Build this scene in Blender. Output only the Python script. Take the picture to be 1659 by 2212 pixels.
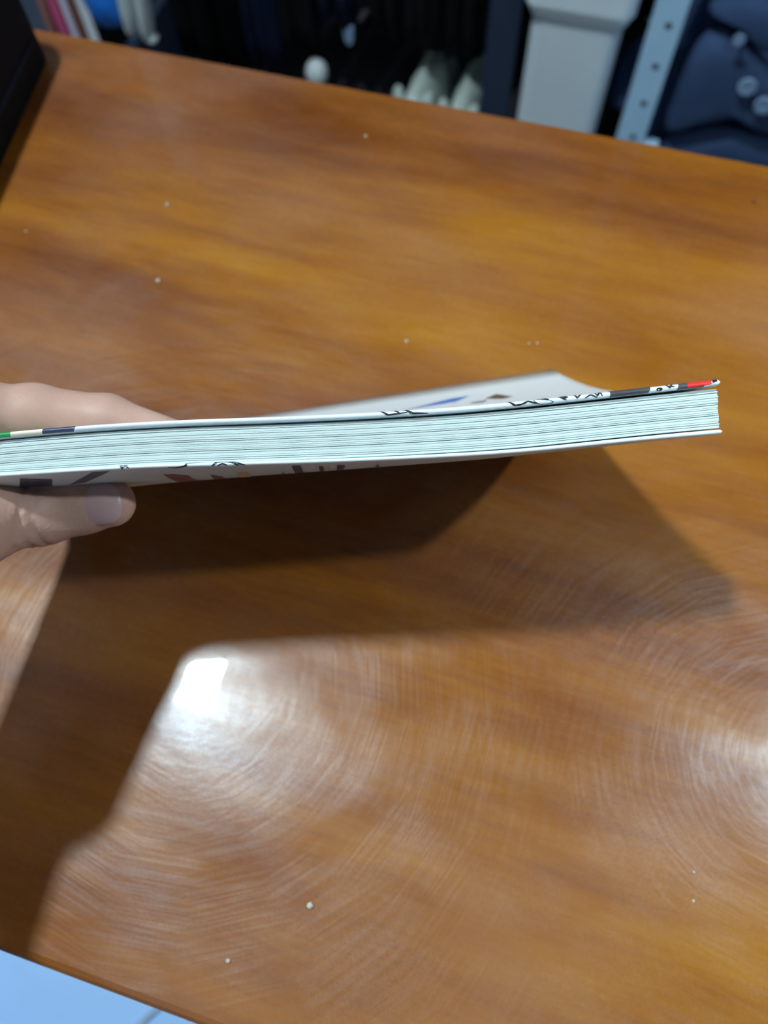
import bpy, bmesh, math, random
import numpy as np
from mathutils import Vector, Matrix

random.seed(7)
for o in list(bpy.data.objects):
    bpy.data.objects.remove(o)
scene = bpy.context.scene
col = scene.collection

# ------------------------------------------------------------------ camera
# Calibrated from the photograph (1659 x 2212 frame): focal length 1660 px,
# vanishing points of the verticals and of the two long table edges.
FPX, CX, CY = 1660.0, 829.5, 1106.0
TT = 0.72                      # table top height above the floor
CH = 0.30                      # camera height above the table top
RX = np.array([0.9573124216588227, 0.2543387591055634, -0.13734890954922963])
RY = np.array([0.2881969807563622, -0.8764243179126, 0.3857757318110493])
RZ = np.array([-0.022258203445860252, -0.40889144107950687, -0.9123115486451363])
ROT = np.array([RX, RY, RZ])   # rows: world x, y, z in (right, down, forward)
CAM = np.array([0.0, 0.0, TT + CH])

cam_data = bpy.data.cameras.new('camera')
cam = bpy.data.objects.new('camera', cam_data)
col.objects.link(cam)
right, down, fwd = ROT[:, 0], ROT[:, 1], ROT[:, 2]
m = Matrix(((right[0], -down[0], -fwd[0], CAM[0]),
            (right[1], -down[1], -fwd[1], CAM[1]),
            (right[2], -down[2], -fwd[2], CAM[2]),
            (0, 0, 0, 1)))
cam.matrix_world = m
cam_data.sensor_fit = 'VERTICAL'
cam_data.sensor_height = 24.0
cam_data.sensor_width = 18.0
cam_data.lens = 24.0 * FPX / 2212.0
cam_data.clip_start = 0.01
cam_data.clip_end = 30
cam_data.dof.use_dof = True
cam_data.dof.focus_distance = 0.216
cam_data.dof.aperture_fstop = cam_data.lens / 3.0
scene.camera = cam

# ------------------------------------------------------------------ world / exposure
world = bpy.data.worlds.new('world')
scene.world = world
world.use_nodes = True
world.node_tree.nodes['Background'].inputs[0].default_value = (0.02, 0.025, 0.03, 1)
world.node_tree.nodes['Background'].inputs[1].default_value = 1.0
vs = scene.view_settings
vs.view_transform = 'Standard'
vs.look = 'None'
vs.gamma = 1.0
vs.use_curve_mapping = False
vs.exposure = 0.0
LAMP_H = 1.60                  # ceiling lamps above the table top
LAMP_POWER = 880.0             # emission of the lamp diffusers
LAMP_COL = (0.84, 0.97, 1.0)
LAMP_A = (-0.595, 0.237)       # square lamp on the ceiling
LAMP_B = (0.356, 0.197, 0.50)  # head of the desk lamp, above the table top
DESK_POWER = 1500.0


# ------------------------------------------------------------------ helpers
def ray(x, y):
    return np.array([x - CX, y - CY, FPX])


def D(x, y, Z):
    """point at picture position and distance Z along the optical axis"""
    return ROT @ (ray(x, y) * (Z / FPX)) + CAM


def P(x, y, z=0.0):
    """point on the horizontal plane z above the table top"""
    d = ROT @ ray(x, y)
    return CAM + d * ((TT + z - CAM[2]) / d[2])


def AY(x, y, y0):
    """point on the vertical plane world y = y0"""
    d = ROT @ ray(x, y)
    return CAM + d * (y0 / d[1])


def lin(c):
    return tuple(((v / 255) / 12.92 if v / 255 <= 0.04045 else ((v / 255 + 0.055) / 1.055) ** 2.4) for v in c)


def tag(o, label=None, cat=None, group=None, kind=None):
    if label: o['label'] = label
    if cat: o['category'] = cat
    if group: o['group'] = group
    if kind: o['kind'] = kind
    return o


def empty(name, loc):
    o = bpy.data.objects.new(name, None)
    o.empty_display_size = 0.02
    col.objects.link(o)
    o.location = tuple(loc)
    return o


def mesh_obj(name, verts, faces, mat, parent=None, smooth=False, uvs=None):
    """verts are world coordinates; a child keeps its place under its parent"""
    me = bpy.data.meshes.new(name)
    off = np.array(parent_loc(parent)) if parent else np.zeros(3)
    me.from_pydata([tuple(np.asarray(v, float) - off) for v in verts], [], faces)
    me.validate()
    bm = bmesh.new(); bm.from_mesh(me)
    bmesh.ops.recalc_face_normals(bm, faces=bm.faces)
    bm.to_mesh(me); bm.free()
    if uvs is not None:
        lay = me.uv_layers.new(name='UVMap')
        for l in me.loops:
            lay.data[l.index].uv = uvs[l.vertex_index]
    if smooth:
        for p in me.polygons: p.use_smooth = True
    me.materials.append(mat)
    o = bpy.data.objects.new(name, me)
    col.objects.link(o)
    if parent: o.parent = parent
    return o


def parent_loc(p):
    v = np.zeros(3)
    while p is not None:
        v += np.array(p.location); p = p.parent
    return v


class MB:
    def __init__(self): self.v, self.f = [], []

    def add(self, v, f):
        n = len(self.v); self.v += [tuple(p) for p in v]
        self.f += [tuple(i + n for i in q) for q in f]; return self

    def box(self, a, b, bev=0.0):
        bm = bmesh.new()
        bmesh.ops.create_cube(bm, size=1)
        c = [(a[i] + b[i]) / 2 for i in range(3)]; s = [abs(b[i] - a[i]) for i in range(3)]
        for v in bm.verts: v.co = Vector([c[i] + v.co[i] * s[i] for i in range(3)])
        if bev: bmesh.ops.bevel(bm, geom=list(bm.edges), offset=bev, segments=3, affect='EDGES', profile=0.5)
        self.frombm(bm); return self

    def frombm(self, bm):
        bm.verts.index_update()
        self.add([v.co[:] for v in bm.verts], [[v.index for v in f.verts] for f in bm.faces]); bm.free()

    def tube(self, pts, rad, n=12, cap=True, flat=None):
        """swept tube; rad number or list; flat = (axis, factor) squashes the section"""
        pts = [np.asarray(p, float) for p in pts]
        R = [rad] * len(pts) if np.isscalar(rad) else rad
        vs_, up = [], None
        for i, p in enumerate(pts):
            t = pts[min(i + 1, len(pts) - 1)] - pts[max(i - 1, 0)]; t = t / np.linalg.norm(t)
            if up is None:
                up = np.array([0, 0, 1.0]) if abs(t[2]) < 0.9 else np.array([1.0, 0, 0])
            a = np.cross(up, t); a /= np.linalg.norm(a); b = np.cross(t, a); up = b
            for k in range(n):
                q = 2 * math.pi * k / n
                vs_.append(p + R[i] * (math.cos(q) * a + math.sin(q) * b * (flat or 1)))
        fs = []
        for i in range(len(pts) - 1):
            for k in range(n):
                fs.append((i * n + k, i * n + (k + 1) % n, (i + 1) * n + (k + 1) % n, (i + 1) * n + k))
        if cap:
            fs.append(tuple(range(n))[::-1]); fs.append(tuple((len(pts) - 1) * n + k for k in range(n)))
        self.add(vs_, fs); return self

    def build(self, name, mat, parent=None, smooth=False):
        return mesh_obj(name, self.v, self.f, mat, parent, smooth)


def grid_faces(nu, nv, wrap=False):
    f = []
    for i in range(nu - 1):
        for j in range(nv - 1 if not wrap else nv):
            j2 = (j + 1) % nv
            f.append((i * nv + j, (i + 1) * nv + j, (i + 1) * nv + j2, i * nv + j2))
    return f


# ------------------------------------------------------------------ materials
class NT:
    def __init__(self, name):
        self.mat = bpy.data.materials.new(name); self.mat.use_nodes = True
        self.t = self.mat.node_tree; self.t.nodes.clear()
        self.out = self.n('ShaderNodeOutputMaterial')

    def n(self, typ, **kw):
        nd = self.t.nodes.new(typ)
        for k, v in kw.items(): setattr(nd, k, v)
        return nd

    def l(self, a, b): self.t.links.new(a, b)

    def bsdf(self, **kw):
        b = self.n('ShaderNodeBsdfPrincipled')
        for k, v in kw.items():
            b.inputs[k].default_value = v
        self.l(b.outputs[0], self.out.inputs[0]); return b

    def coord(self, scale=(1, 1, 1), rot=(0, 0, 0), loc=(0, 0, 0), kind='Object'):
        tc = self.n('ShaderNodeTexCoord'); mp = self.n('ShaderNodeMapping')
        mp.inputs['Scale'].default_value = scale; mp.inputs['Rotation'].default_value = rot
        mp.inputs['Location'].default_value = loc
        if any(rot):
            m0 = self.n('ShaderNodeMapping'); m0.inputs['Rotation'].default_value = rot
            mp.inputs['Rotation'].default_value = (0, 0, 0)
            self.l(tc.outputs[kind], m0.inputs[0]); self.l(m0.outputs[0], mp.inputs[0])
        else:
            self.l(tc.outputs[kind], mp.inputs[0])
        return mp.outputs[0]

    def noise(self, vec, scale=1.0, detail=4.0, rough=0.55, dist=0.0):
        nz = self.n('ShaderNodeTexNoise'); nz.inputs['Scale'].default_value = scale
        nz.inputs['Detail'].default_value = detail; nz.inputs['Roughness'].default_value = rough
        nz.inputs['Distortion'].default_value = dist
        self.l(vec, nz.inputs['Vector']); return nz.outputs['Fac']

    def ramp(self, fac, stops, interp='LINEAR'):
        r = self.n('ShaderNodeValToRGB'); r.color_ramp.interpolation = interp
        e = r.color_ramp.elements
        while len(e) > 1: e.remove(e[-1])
        e[0].position = stops[0][0]; e[0].color = (*stops[0][1], 1)
        for p, c in stops[1:]:
            k = e.new(p); k.color = (*c, 1)
        self.l(fac, r.inputs[0]); return r.outputs[0]

    def math(self, op, a, b=None, clamp=False):
        q = self.n('ShaderNodeMath', operation=op); q.use_clamp = clamp
        for i, x in enumerate((a, b)):
            if x is None: continue
            if hasattr(x, 'is_linked') or hasattr(x, 'links'): self.l(x, q.inputs[i])
            else: q.inputs[i].default_value = x
        return q.outputs[0]

    def mix(self, fac, a, b):
        q = self.n('ShaderNodeMix', data_type='RGBA')
        for s, x in ((q.inputs[0], fac), (q.inputs[6], a), (q.inputs[7], b)):
            if hasattr(x, 'links'): self.l(x, s)
            elif isinstance(x, tuple): s.default_value = (*x, 1)
            else: s.default_value = x
        return q.outputs[2]

    def bump(self, hgt, strength, dist, b, slot='Normal'):
        q = self.n('ShaderNodeBump'); q.inputs['Strength'].default_value = strength
        q.inputs['Distance'].default_value = dist
        self.l(hgt, q.inputs['Height']); self.l(q.outputs[0], b.inputs[slot]); return q


def simple(name, rgb, rough=0.5, var=0.12, scale=30.0, spec=0.5, metal=0.0, bump=0.0, bscale=400.0, sheen=0.0):
    """plain colour with slight procedural mottling and relief"""
    t = NT(name); b = t.bsdf(Roughness=rough, Metallic=metal)
    b.inputs['Specular IOR Level'].default_value = spec
    if sheen: b.inputs['Sheen Weight'].default_value = sheen
    f = t.noise(t.coord(), scale, 3)
    a = tuple(c * (1 - var) for c in rgb); d = tuple(min(1, c * (1 + var)) for c in rgb)
    t.l(t.ramp(f, [(0.3, a), (0.7, d)]), b.inputs['Base Color'])
    if bump: t.bump(t.noise(t.coord(), bscale, 2), bump, 0.001, b)
    return t.mat


def cloth(name, rgb, var=0.25, scale=14.0):
    t = NT(name); b = t.bsdf(Roughness=0.85)
    b.inputs['Specular IOR Level'].default_value = 0.2
    f = t.noise(t.coord(), scale, 4)
    t.l(t.ramp(f, [(0.3, tuple(c * (1 - var) for c in rgb)), (0.7, tuple(c * (1 + var) for c in rgb))]), b.inputs['Base Color'])
    w = t.noise(t.coord(scale=(900, 900, 900)), 1.0, 1)
    t.bump(w, 0.3, 0.0006, b)
    return t.mat


SCRATCH = 0.112               # reflectance of the scratched varnish


def wood_table():
    t = NT('varnished_wood')
    b = t.bsdf(Roughness=0.3)
    vec = t.coord(rot=(0, 0, 0.02))
    # broad figure and fine grain, running along the table
    big = t.noise(t.coord(scale=(1.6, 6, 6)), 2.2, 3, 0.5, 0.4)
    mid = t.noise(t.coord(scale=(7, 46, 46), rot=(0, 0, 0.03)), 1.5, 4, 0.6, 0.25)
    fine = t.noise(t.coord(scale=(34, 330, 330), rot=(0, 0, 0.02)), 1.3, 3, 0.6)
    s = t.math('ADD', t.math('SUBTRACT', t.math('MULTIPLY', big, 0.95), 0.20), t.math('MULTIPLY', mid, 0.33))
    s = t.math('ADD', s, t.math('MULTIPLY', fine, 0.16))
    c = t.ramp(s, [(0.34, (0.125, 0.034, 0.0045)), (0.48, (0.198, 0.062, 0.0065)), (0.60, (0.268, 0.096, 0.0070)), (0.76, (0.335, 0.140, 0.010))])
    # dull, slightly milky film left on the varnish, worn through in patches
    fm = t.noise(t.coord(scale=(4.0, 6.5, 6.5), loc=(0.31, 0.12, 0)), 1.5, 2.2, 0.42, 0.5)
    film = t.ramp(fm, [(0.46, (0, 0, 0)), (0.58, (0.55, 0.55, 0.55)), (0.75, (1, 1, 1))])
    c2 = t.mix(t.math('MULTIPLY', film, 0.22), c, (0.33, 0.19, 0.155))
    t.l(c2, b.inputs['Base Color'])
    # fine scratches in many directions: each set reflects as a lobe stretched across its own direction
    b.inputs['Specular IOR Level'].default_value = 0.0
    worn = t.noise(t.coord(scale=(9, 14, 1), loc=(2.3, 0.7, 0)), 1.6, 3, 0.6, 0.6)
    worn = t.ramp(worn, [(0.36, (0.35,) * 3), (0.60, (1.0,) * 3)])
    K = 9
    hs, sh_ = None, b.outputs[0]
    for k in range(K):
        an = (k + 0.4) * math.pi / K
        v = t.coord(scale=(30 + 4 * (k % 4), 1080 + 110 * (k % 3), 1), rot=(0, 0, -an), loc=(k * 3.1, k * 1.7, 0))
        f = t.noise(v, 1.0, 2.5, 0.6)
        r = t.ramp(f, [(0.42, (0.24,) * 3), (0.60, (0.76,) * 3), (0.70, (1.0,) * 3)])
        hs = f if hs is None else t.math('ADD', hs, f)
        g = t.n('ShaderNodeBsdfAnisotropic')
        g.inputs['Roughness'].default_value = 0.30
        g.inputs['Anisotropy'].default_value = 0.55
        cx_ = t.n('ShaderNodeCombineXYZ')
        cx_.inputs[0].default_value = math.cos(an); cx_.inputs[1].default_value = math.sin(an)
        t.l(cx_.outputs[0], g.inputs['Tangent'])
        t.l(t.mix(1.0, (0, 0, 0), t.ramp(t.math('MULTIPLY', t.math('MULTIPLY', r, worn), SCRATCH / K), [(0, (0, 0, 0)), (1, (0.72, 0.88, 1.0))])), g.inputs['Color'])
        ad = t.n('ShaderNodeAddShader')
        t.l(sh_, ad.inputs[0]); t.l(g.outputs[0], ad.inputs[1]); sh_ = ad.outputs[0]
    t.l(sh_, t.out.inputs[0])
    b.inputs['Coat Weight'].default_value = 0.25
    b.inputs['Coat Roughness'].default_value = 0.012
    b.inputs['Coat IOR'].default_value = 1.45
    wv = t.noise(t.coord(scale=(160, 160, 160)), 1.0, 3, 0.6)
    t.bump(t.math('ADD', t.math('MULTIPLY', wv, 1.0), t.math('MULTIPLY', hs, 0.1)), 0.2, 0.00003, b, 'Coat Normal')
    return t.mat


def paper_pages():
    t = NT('page_paper'); b = t.bsdf(Roughness=0.75)
    b.inputs['Specular IOR Level'].default_value = 0.25
    f = t.noise(t.coord(kind='UV', scale=(2.0, 1.0, 160.0)), 1.0, 2, 0.7)
    g = t.noise(t.coord(kind='UV', scale=(0.9, 70, 1)), 1.0, 3, 0.75)
    c = t.ramp(g, [(0.30, (0.34, 0.42, 0.43)), (0.40, (0.58, 0.70, 0.71)), (0.70, (0.66, 0.78, 0.79))])
    t.l(c, b.inputs['Base Color'])
    t.bump(g, 0.5, 0.0003, b)
    b.inputs['Subsurface Weight'].default_value = 0.0
    return t.mat


def skin_mat():
    t = NT('skin'); b = t.bsdf(Roughness=0.5)
    f = t.noise(t.coord(), 55, 4)
    c = t.ramp(f, [(0.3, (0.46, 0.28, 0.235)), (0.7, (0.55, 0.36, 0.30))])
    t.l(c, b.inputs['Base Color'])
    b.inputs['Subsurface Weight'].default_value = 0.15
    b.inputs['Subsurface Radius'].default_value = (1.0, 0.4, 0.2)
    b.inputs['Subsurface Scale'].default_value = 0.003
    b.inputs['Specular IOR Level'].default_value = 0.35
    v = t.n('ShaderNodeTexVoronoi'); v.inputs['Scale'].default_value = 900
    t.l(t.coord(), v.inputs['Vector'])
    t.bump(v.outputs['Distance'], 0.15, 0.0004, b)
    return t.mat


M = {}
M['wood'] = wood_table()
M['pages'] = paper_pages()
M['skin'] = skin_mat()
M['nail'] = simple('nail', (0.50, 0.34, 0.35), 0.32, 0.05, 60)
M['jacket_white'] = simple('glossy_white_jacket', (0.76, 0.87, 0.95), 0.25, 0.02, 20)
M['ink'] = simple('black_ink', (0.025, 0.030, 0.038), 0.3, 0.2, 90)
M['ink_grey'] = simple('grey_ink', (0.075, 0.075, 0.09), 0.35, 0.25, 120)
M['ink_green'] = simple('green_ink', (0.03, 0.33, 0.10), 0.25, 0.1, 50)
M['ink_cream'] = simple('cream_ink', (0.80, 0.74, 0.62), 0.25, 0.05, 50)
M['ink_navy'] = simple('navy_ink', (0.045, 0.055, 0.12), 0.25, 0.15, 50)
M['ink_blue'] = simple('blue_ink', (0.01, 0.20, 0.66), 0.3, 0.1, 60)
M['ink_red'] = simple('red_ink', (0.70, 0.035, 0.035), 0.28, 0.15, 60)
M['ink_rose'] = simple('rose_ink', (0.30, 0.13, 0.16), 0.35, 0.3, 150)
M['ink_yellow'] = simple('yellow_ink', (0.62, 0.50, 0.27), 0.35, 0.2, 120)
M['ink_slate'] = simple('slate_ink', (0.10, 0.11, 0.19), 0.35, 0.3, 120)
M['black_fabric'] = cloth('black_fabric', (0.004, 0.005, 0.009), 0.3, 60)
M['black_lit'] = cloth('black_fabric_lit', (0.009, 0.014, 0.030), 0.2, 60)  # lighter bluish copy of the case fabric: light on its top painted in
M['wall'] = simple('white_wall_paint', (0.62, 0.64, 0.66), 0.9, 0.04, 4, 0.2, bump=0.2, bscale=200)
M['ceiling'] = simple('white_ceiling_paint', (0.70, 0.71, 0.72), 0.9, 0.03, 4, 0.2)
M['floor'] = simple('dark_floor', (0.022, 0.022, 0.028), 0.45, 0.15, 8)
M['bin'] = simple('white_plastic', (0.74, 0.88, 1.0), 0.4, 0.03, 12)
M['post'] = simple('pale_blue_paint', (0.43, 0.70, 1.0), 0.4, 0.04, 30)
M['hole'] = simple('hole_dark', (0.03, 0.06, 0.09), 0.8, 0.1, 50)
M['slate'] = simple('slate_steel', (0.020, 0.034, 0.070), 0.5, 0.1, 12)
M['navy'] = cloth('navy_wool', (0.004, 0.010, 0.036))
M['navy_coat'] = cloth('blue_twill', (0.038, 0.072, 0.165), 0.18)
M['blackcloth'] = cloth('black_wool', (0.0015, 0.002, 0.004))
M['button'] = simple('pearl_button', (0.22, 0.34, 0.55), 0.2, 0.1, 200)
M['shoe'] = simple('cream_leather', (0.50, 0.60, 0.58), 0.55, 0.2, 60)
M['sole'] = simple('white_rubber', (0.60, 0.70, 0.74), 0.5, 0.06, 60)
M['lamp_body'] = simple('white_lamp_metal', (0.75, 0.75, 0.75), 0.4, 0.03, 20)
M['seat'] = simple('white_vinyl', (0.31, 0.56, 0.98), 0.45, 0.02, 26, bump=0.1, bscale=120)
M['seam'] = simple('grey_blue_piping', (0.30, 0.42, 0.62), 0.5, 0.1, 80)
M['teal'] = simple('teal_plastic', (0.05, 0.25, 0.32), 0.4, 0.1, 40)
M['chair_leg'] = simple('grey_steel', (0.30, 0.31, 0.33), 0.35, 0.05, 40, metal=0.8)
M['crumb'] = simple('pale_crumb', (0.50, 0.47, 0.40), 0.5, 0.2, 900)
M['crumb_dark'] = simple('dark_crumb', (0.06, 0.03, 0.02), 0.6, 0.2, 900)
t = NT('lamp_light'); e = t.n('ShaderNodeEmission')
e.inputs[0].default_value = (*LAMP_COL, 1); e.inputs[1].default_value = LAMP_POWER
t.l(e.outputs[0], t.out.inputs[0]); M['lamp'] = t.mat

# ------------------------------------------------------------------ room shell
XL, XR, YB, YF, ZC = -1.7, 1.9, -1.6, 1.62, TT + LAMP_H + 0.03


def slab(name, a, b, mat):
    return tag(MB().box(a, b).build(name, mat), kind='structure')


slab('floor', (XL, YB, -0.05), (XR, YF, 0), M['floor'])
slab('ceiling', (XL, YB, ZC), (XR, YF, ZC + 0.05), M['ceiling'])
slab('wall_back', (XL, YF, 0), (XR, YF + 0.05, ZC), M['wall'])
slab('wall_front', (XL, YB - 0.05, 0), (XR, YB, ZC), M['wall'])
slab('wall_left', (XL - 0.05, YB, 0), (XL, YF, ZC), M['wall'])
slab('wall_right', (XR, YB, 0), (XR + 0.05, YF, ZC), M['wall'])


def ceiling_lamp(x, y, label):
    r = empty('ceiling_lamp', (x, y, ZC))
    s, sy_ = 0.044, 0.060
    MB().box((x - s - .012, y - sy_ - .012, ZC - 0.028), (x + s + .012, y + sy_ + .012, ZC), 0.003).build('housing', M['lamp_body'], r)
    MB().box((x - s, y - sy_, ZC - 0.032), (x + s, y + sy_, ZC - 0.0285), 0.001).build('diffuser', M['lamp'], r)
    tag(r, label, 'lamp')


ceiling_lamp(*LAMP_A, 'square ceiling lamp whose glare shows in the table beside the arm shadow')

# ------------------------------------------------------------------ table
TX0, TX1, TY0, TY1 = -0.62, 0.62, -0.069, 0.3767
tb = empty('wooden_table', (0, 0.15, 0))
mb = MB(); mb.box((TX0, TY0, TT - 0.024), (TX1, TY1, TT), 0.0035); mb.build('table_top', M['wood'], tb, False)
mb = MB(); mb.box((TX0 + .05, TY0 + .03, TT - 0.085), (TX1 - .05, TY0 + .048, TT - 0.0242)); mb.build('apron', M['wood'], tb)
mb = MB(); mb.box((TX0 + .05, TY1 - .048, TT - 0.085), (TX1 - .05, TY1 - .03, TT - 0.0242)); mb.build('apron', M['wood'], tb)
for sx in (TX0 + .03, TX1 - .075):
    for sy in (TY0 + .0255, TY1 - .0705):
        MB().box((sx, sy, 0), (sx + .045, sy + .045, TT - 0.0242), 0.003).build('leg', M['wood'], tb)
tag(tb, 'glossy orange-brown wooden table with scratched varnish under the comic book', 'table')

# ------------------------------------------------------------------ comic book
def interp(x, pts):
    xs = [p[0] for p in pts]; ys = [p[1] for p in pts]
    # smooth (monotone cubic-like) interpolation
    i = max(0, min(len(xs) - 2, int(np.searchsorted(xs, x)) - 1))
    def slope(k):
        if k == 0: return (ys[1] - ys[0]) / (xs[1] - xs[0])
        if k == len(xs) - 1: return (ys[-1] - ys[-2]) / (xs[-1] - xs[-2])
        return (ys[k + 1] - ys[k - 1]) / (xs[k + 1] - xs[k - 1])
    hh = xs[i + 1] - xs[i]; q = (x - xs[i]) / hh
    return ((2*q**3 - 3*q*q + 1) * ys[i] + (q**3 - 2*q*q + q) * hh * slope(i)
            + (-2*q**3 + 3*q*q) * ys[i+1] + (q**3 - q*q) * hh * slope(i+1))


TOPC = [(-60, 941), (0, 934), (200, 917), (400, 906), (600, 899), (800, 890), (1000, 877), (1200, 858), (1400, 836), (1555, 819)]
BOTC = [(-60, 1034), (0, 1030), (300, 1012), (500, 1006), (800, 996), (1100, 980), (1400, 951), (1560, 937)]
ZL, ZR = 0.2135, 0.217
FAR_R, FAR_L = P(1195, 797, 0.0115), P(205, 952, 0.015)
BOW = 0.0068
TH_FAR = 0.0150


def near_top(u):
    x = -60 + 1615 * u
    return D(x, interp(x, TOPC), ZL + (ZR - ZL) * u)


def near_bot(u):
    x = -58 + 1618 * u
    return D(x, interp(x, BOTC), ZL + (ZR - ZL) * u)


def S(u, v, w):
    """book space: u along the fore-edge, v from the fore-edge to the spine, w from front cover to back cover"""
    n, b = near_top(u), near_bot(u)
    f = FAR_L + (FAR_R - FAR_L) * u
    off0 = b - n
    off1 = down * TH_FAR
    k = 4 * v * (1 - v) if v > 0 else 4 * v
    return n + (f - n) * v + down * BOW * k + (off0 + (off1 - off0) * max(0, min(1, v))) * w


book = empty('comic_book', S(0.5, 1, 1))
W_TOP, W_BOT = 0.115, 0.905           # inner faces of the two covers at the fore-edge


def cover_profile(side):
    """closed section (v, w) of a jacketed cover with a rounded folded fore-edge"""
    tk = 0.108 if side == 0 else 0.088
    r = tk / 2; rv = 0.0055
    pts = []
    vv = [1.0, .9, .8, .7, .6, .5, .4, .3, .2, .12, .06, .03, 0.01]
    for v in vv: pts.append((v, 0.0))
    for k in range(1, 8):
        a = math.pi * k / 8
        pts.append((0.006 - rv * 1.3 * math.sin(a), r - r * math.cos(a)))
    for v in vv[::-1]: pts.append((v, tk * (1 if v < .3 else 1 - .6 * min(1, (v - .3) / .3))))
    if side == 1: pts = [(v, 1 - w) for v, w in pts]
    return pts


def cover_gap(side, u):
    return 0.0


def cover_mesh(side, name, mat):
    prof = cover_profile(side)
    nu = 60; vv = []
    us = [k / (nu - 1) for k in range(nu)]
    us = [0, .0015] + us[1:-1] + [.9985, 1.0]
    nu = len(us); L = len(prof)
    cen = (0.0 if side == 0 else 1.0) + (0.05 if side == 0 else -0.045)
    for i, u in enumerate(us):
        sh = 0.55 if i in (0, nu - 1) else 1.0
        for v, w in prof:
            vv.append(S(u, v, cen + (w - cen) * sh))
    fs = grid_faces(nu, L, True)
    fs.append(tuple(range(L))[::-1]); fs.append(tuple((nu - 1) * L + k for k in range(L)))
    o = mesh_obj(name, vv, fs, mat, book, True)
    return o


front = cover_mesh(0, 'front_cover', M['jacket_white'])
front['label'] = 'white front cover with green, navy and red print at the folded edge'
back = cover_mesh(1, 'back_cover', M['jacket_white'])
back['label'] = 'white back cover with coloured print, in shade'

# spine
nu = 24; vv = []; fs = []
for i in range(nu):
    u = i / (nu - 1)
    for v, w in ((1.0, 0), (1.006, .1), (1.010, .3), (1.011, .5), (1.010, .7), (1.006, .9), (1.0, 1.0), (.994, .9), (.994, .1)):
        vv.append(S(u, v, w))
fs = grid_faces(nu, 9, True); fs.append(tuple(range(9))); fs.append(tuple((nu - 1) * 9 + k for k in range(9)))
mesh_obj('spine', vv, fs, M['jacket_white'], book, True)

# page bundles: every group of leaves that shows a line between it and the next
NB = 17
cuts = [0.0]
for k in range(NB): cuts.append(cuts[-1] + random.uniform(0.6, 1.5))
cuts = [c / cuts[-1] for c in cuts]


def page_w(u, q):
    """w of the page block at fraction q from the front cover to the back cover"""
    s = max(0.0, min(1.0, (u - 0.45) / 0.5))
    a = W_TOP + 0.012 + 0.022 * s
    s2 = max(0.0, min(1.0, (u - 0.22) / 0.4))
    e = W_BOT - 0.004 - 0.020 * s2
    return a + (e - a) * q


for k in range(NB):
    v0 = 0.0190 + random.uniform(-0.0020, 0.0020) + (0.002 if k == 0 else 0)
    u1 = 1.0035 - random.uniform(0, 0.0016)
    q0, q1 = cuts[k], cuts[k + 1]
    gap = random.choice([0.0015, 0.003, 0.006, 0.010]) if k else 0.001
    ph, am = random.uniform(0, 6), random.uniform(0.0, 0.0008)
    us = [u1 * j / 44 for j in range(45)]
    vsq = [0.0, 0.0012, 0.05, 0.14, 0.25, 0.38, 0.5, 0.62, 0.75, 0.88, 0.985]
    ring = [(v, 0) for v in vsq[1:]][::-1] + [(vsq[0], .12), (vsq[0], .5), (vsq[0], .88)] + [(v, 1) for v in vsq[1:]]
    vv, uv = [], []
    for u in us:
        for v, e_ in ring:
            vq = v0 + am * math.sin(9 * u + ph) + v * (0.994 - v0)
            q = q0 + gap + (q1 - q0 - gap) * e_
            vv.append(S(u, vq, page_w(u, q)))
            uv.append((u, q + 0.35 * (vq if v > .002 else 0)))
    L = len(ring)
    fs = grid_faces(45, L, True); fs.append(tuple(range(L))[::-1]); fs.append(tuple(44 * L + j for j in range(L)))
    mesh_obj('page_bundle', vv, fs, M['pages'], book, False, uv)


# print on the jacket: strips laid on the cover surface.  s < 0 runs round the fold, s > 0 onto the outer face
def jacket_pt(side, u, s, lift):
    """s in v-units: s>0 on the outer face, s<0 around the fold (to about -0.02 = inner side)"""
    tk = 0.108 if side == 0 else 0.088
    r = tk / 2
    if s >= 0.01:
        v, w, nv, nw = s, 0.0, 0.0, -1.0
    else:
        a = (0.01 - s) / 0.03 * math.pi
        a = min(a, math.pi)
        v, w = 0.006 - 0.0055 * 1.3 * math.sin(a), r - r * math.cos(a)
        nv, nw = -math.sin(a), -math.cos(a)
    w += nw * lift / 0.0145
    v += nv * lift / 0.14
    if side == 1: w = 1 - w
    return S(u, v, w)


def patch(name, side, corners, mat, parent, nu=12, ns=34, lift=0.00008):
    """quad in (u, s): corners a, b (front) and d, c (far)"""
    a, b, c, d = [np.array(p, float) for p in corners]
    vv = []
    for i in range(nu):
        for j in range(ns):
            p, q = i / (nu - 1), (j / (ns - 1)) ** 2.4
            us = (a * (1 - p) + b * p) * (1 - q) + (d * (1 - p) + c * p) * q
            vv.append(jacket_pt(side, us[0], us[1], lift))
    return mesh_obj(name, vv, grid_faces(nu, ns), mat, parent, True)


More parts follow.
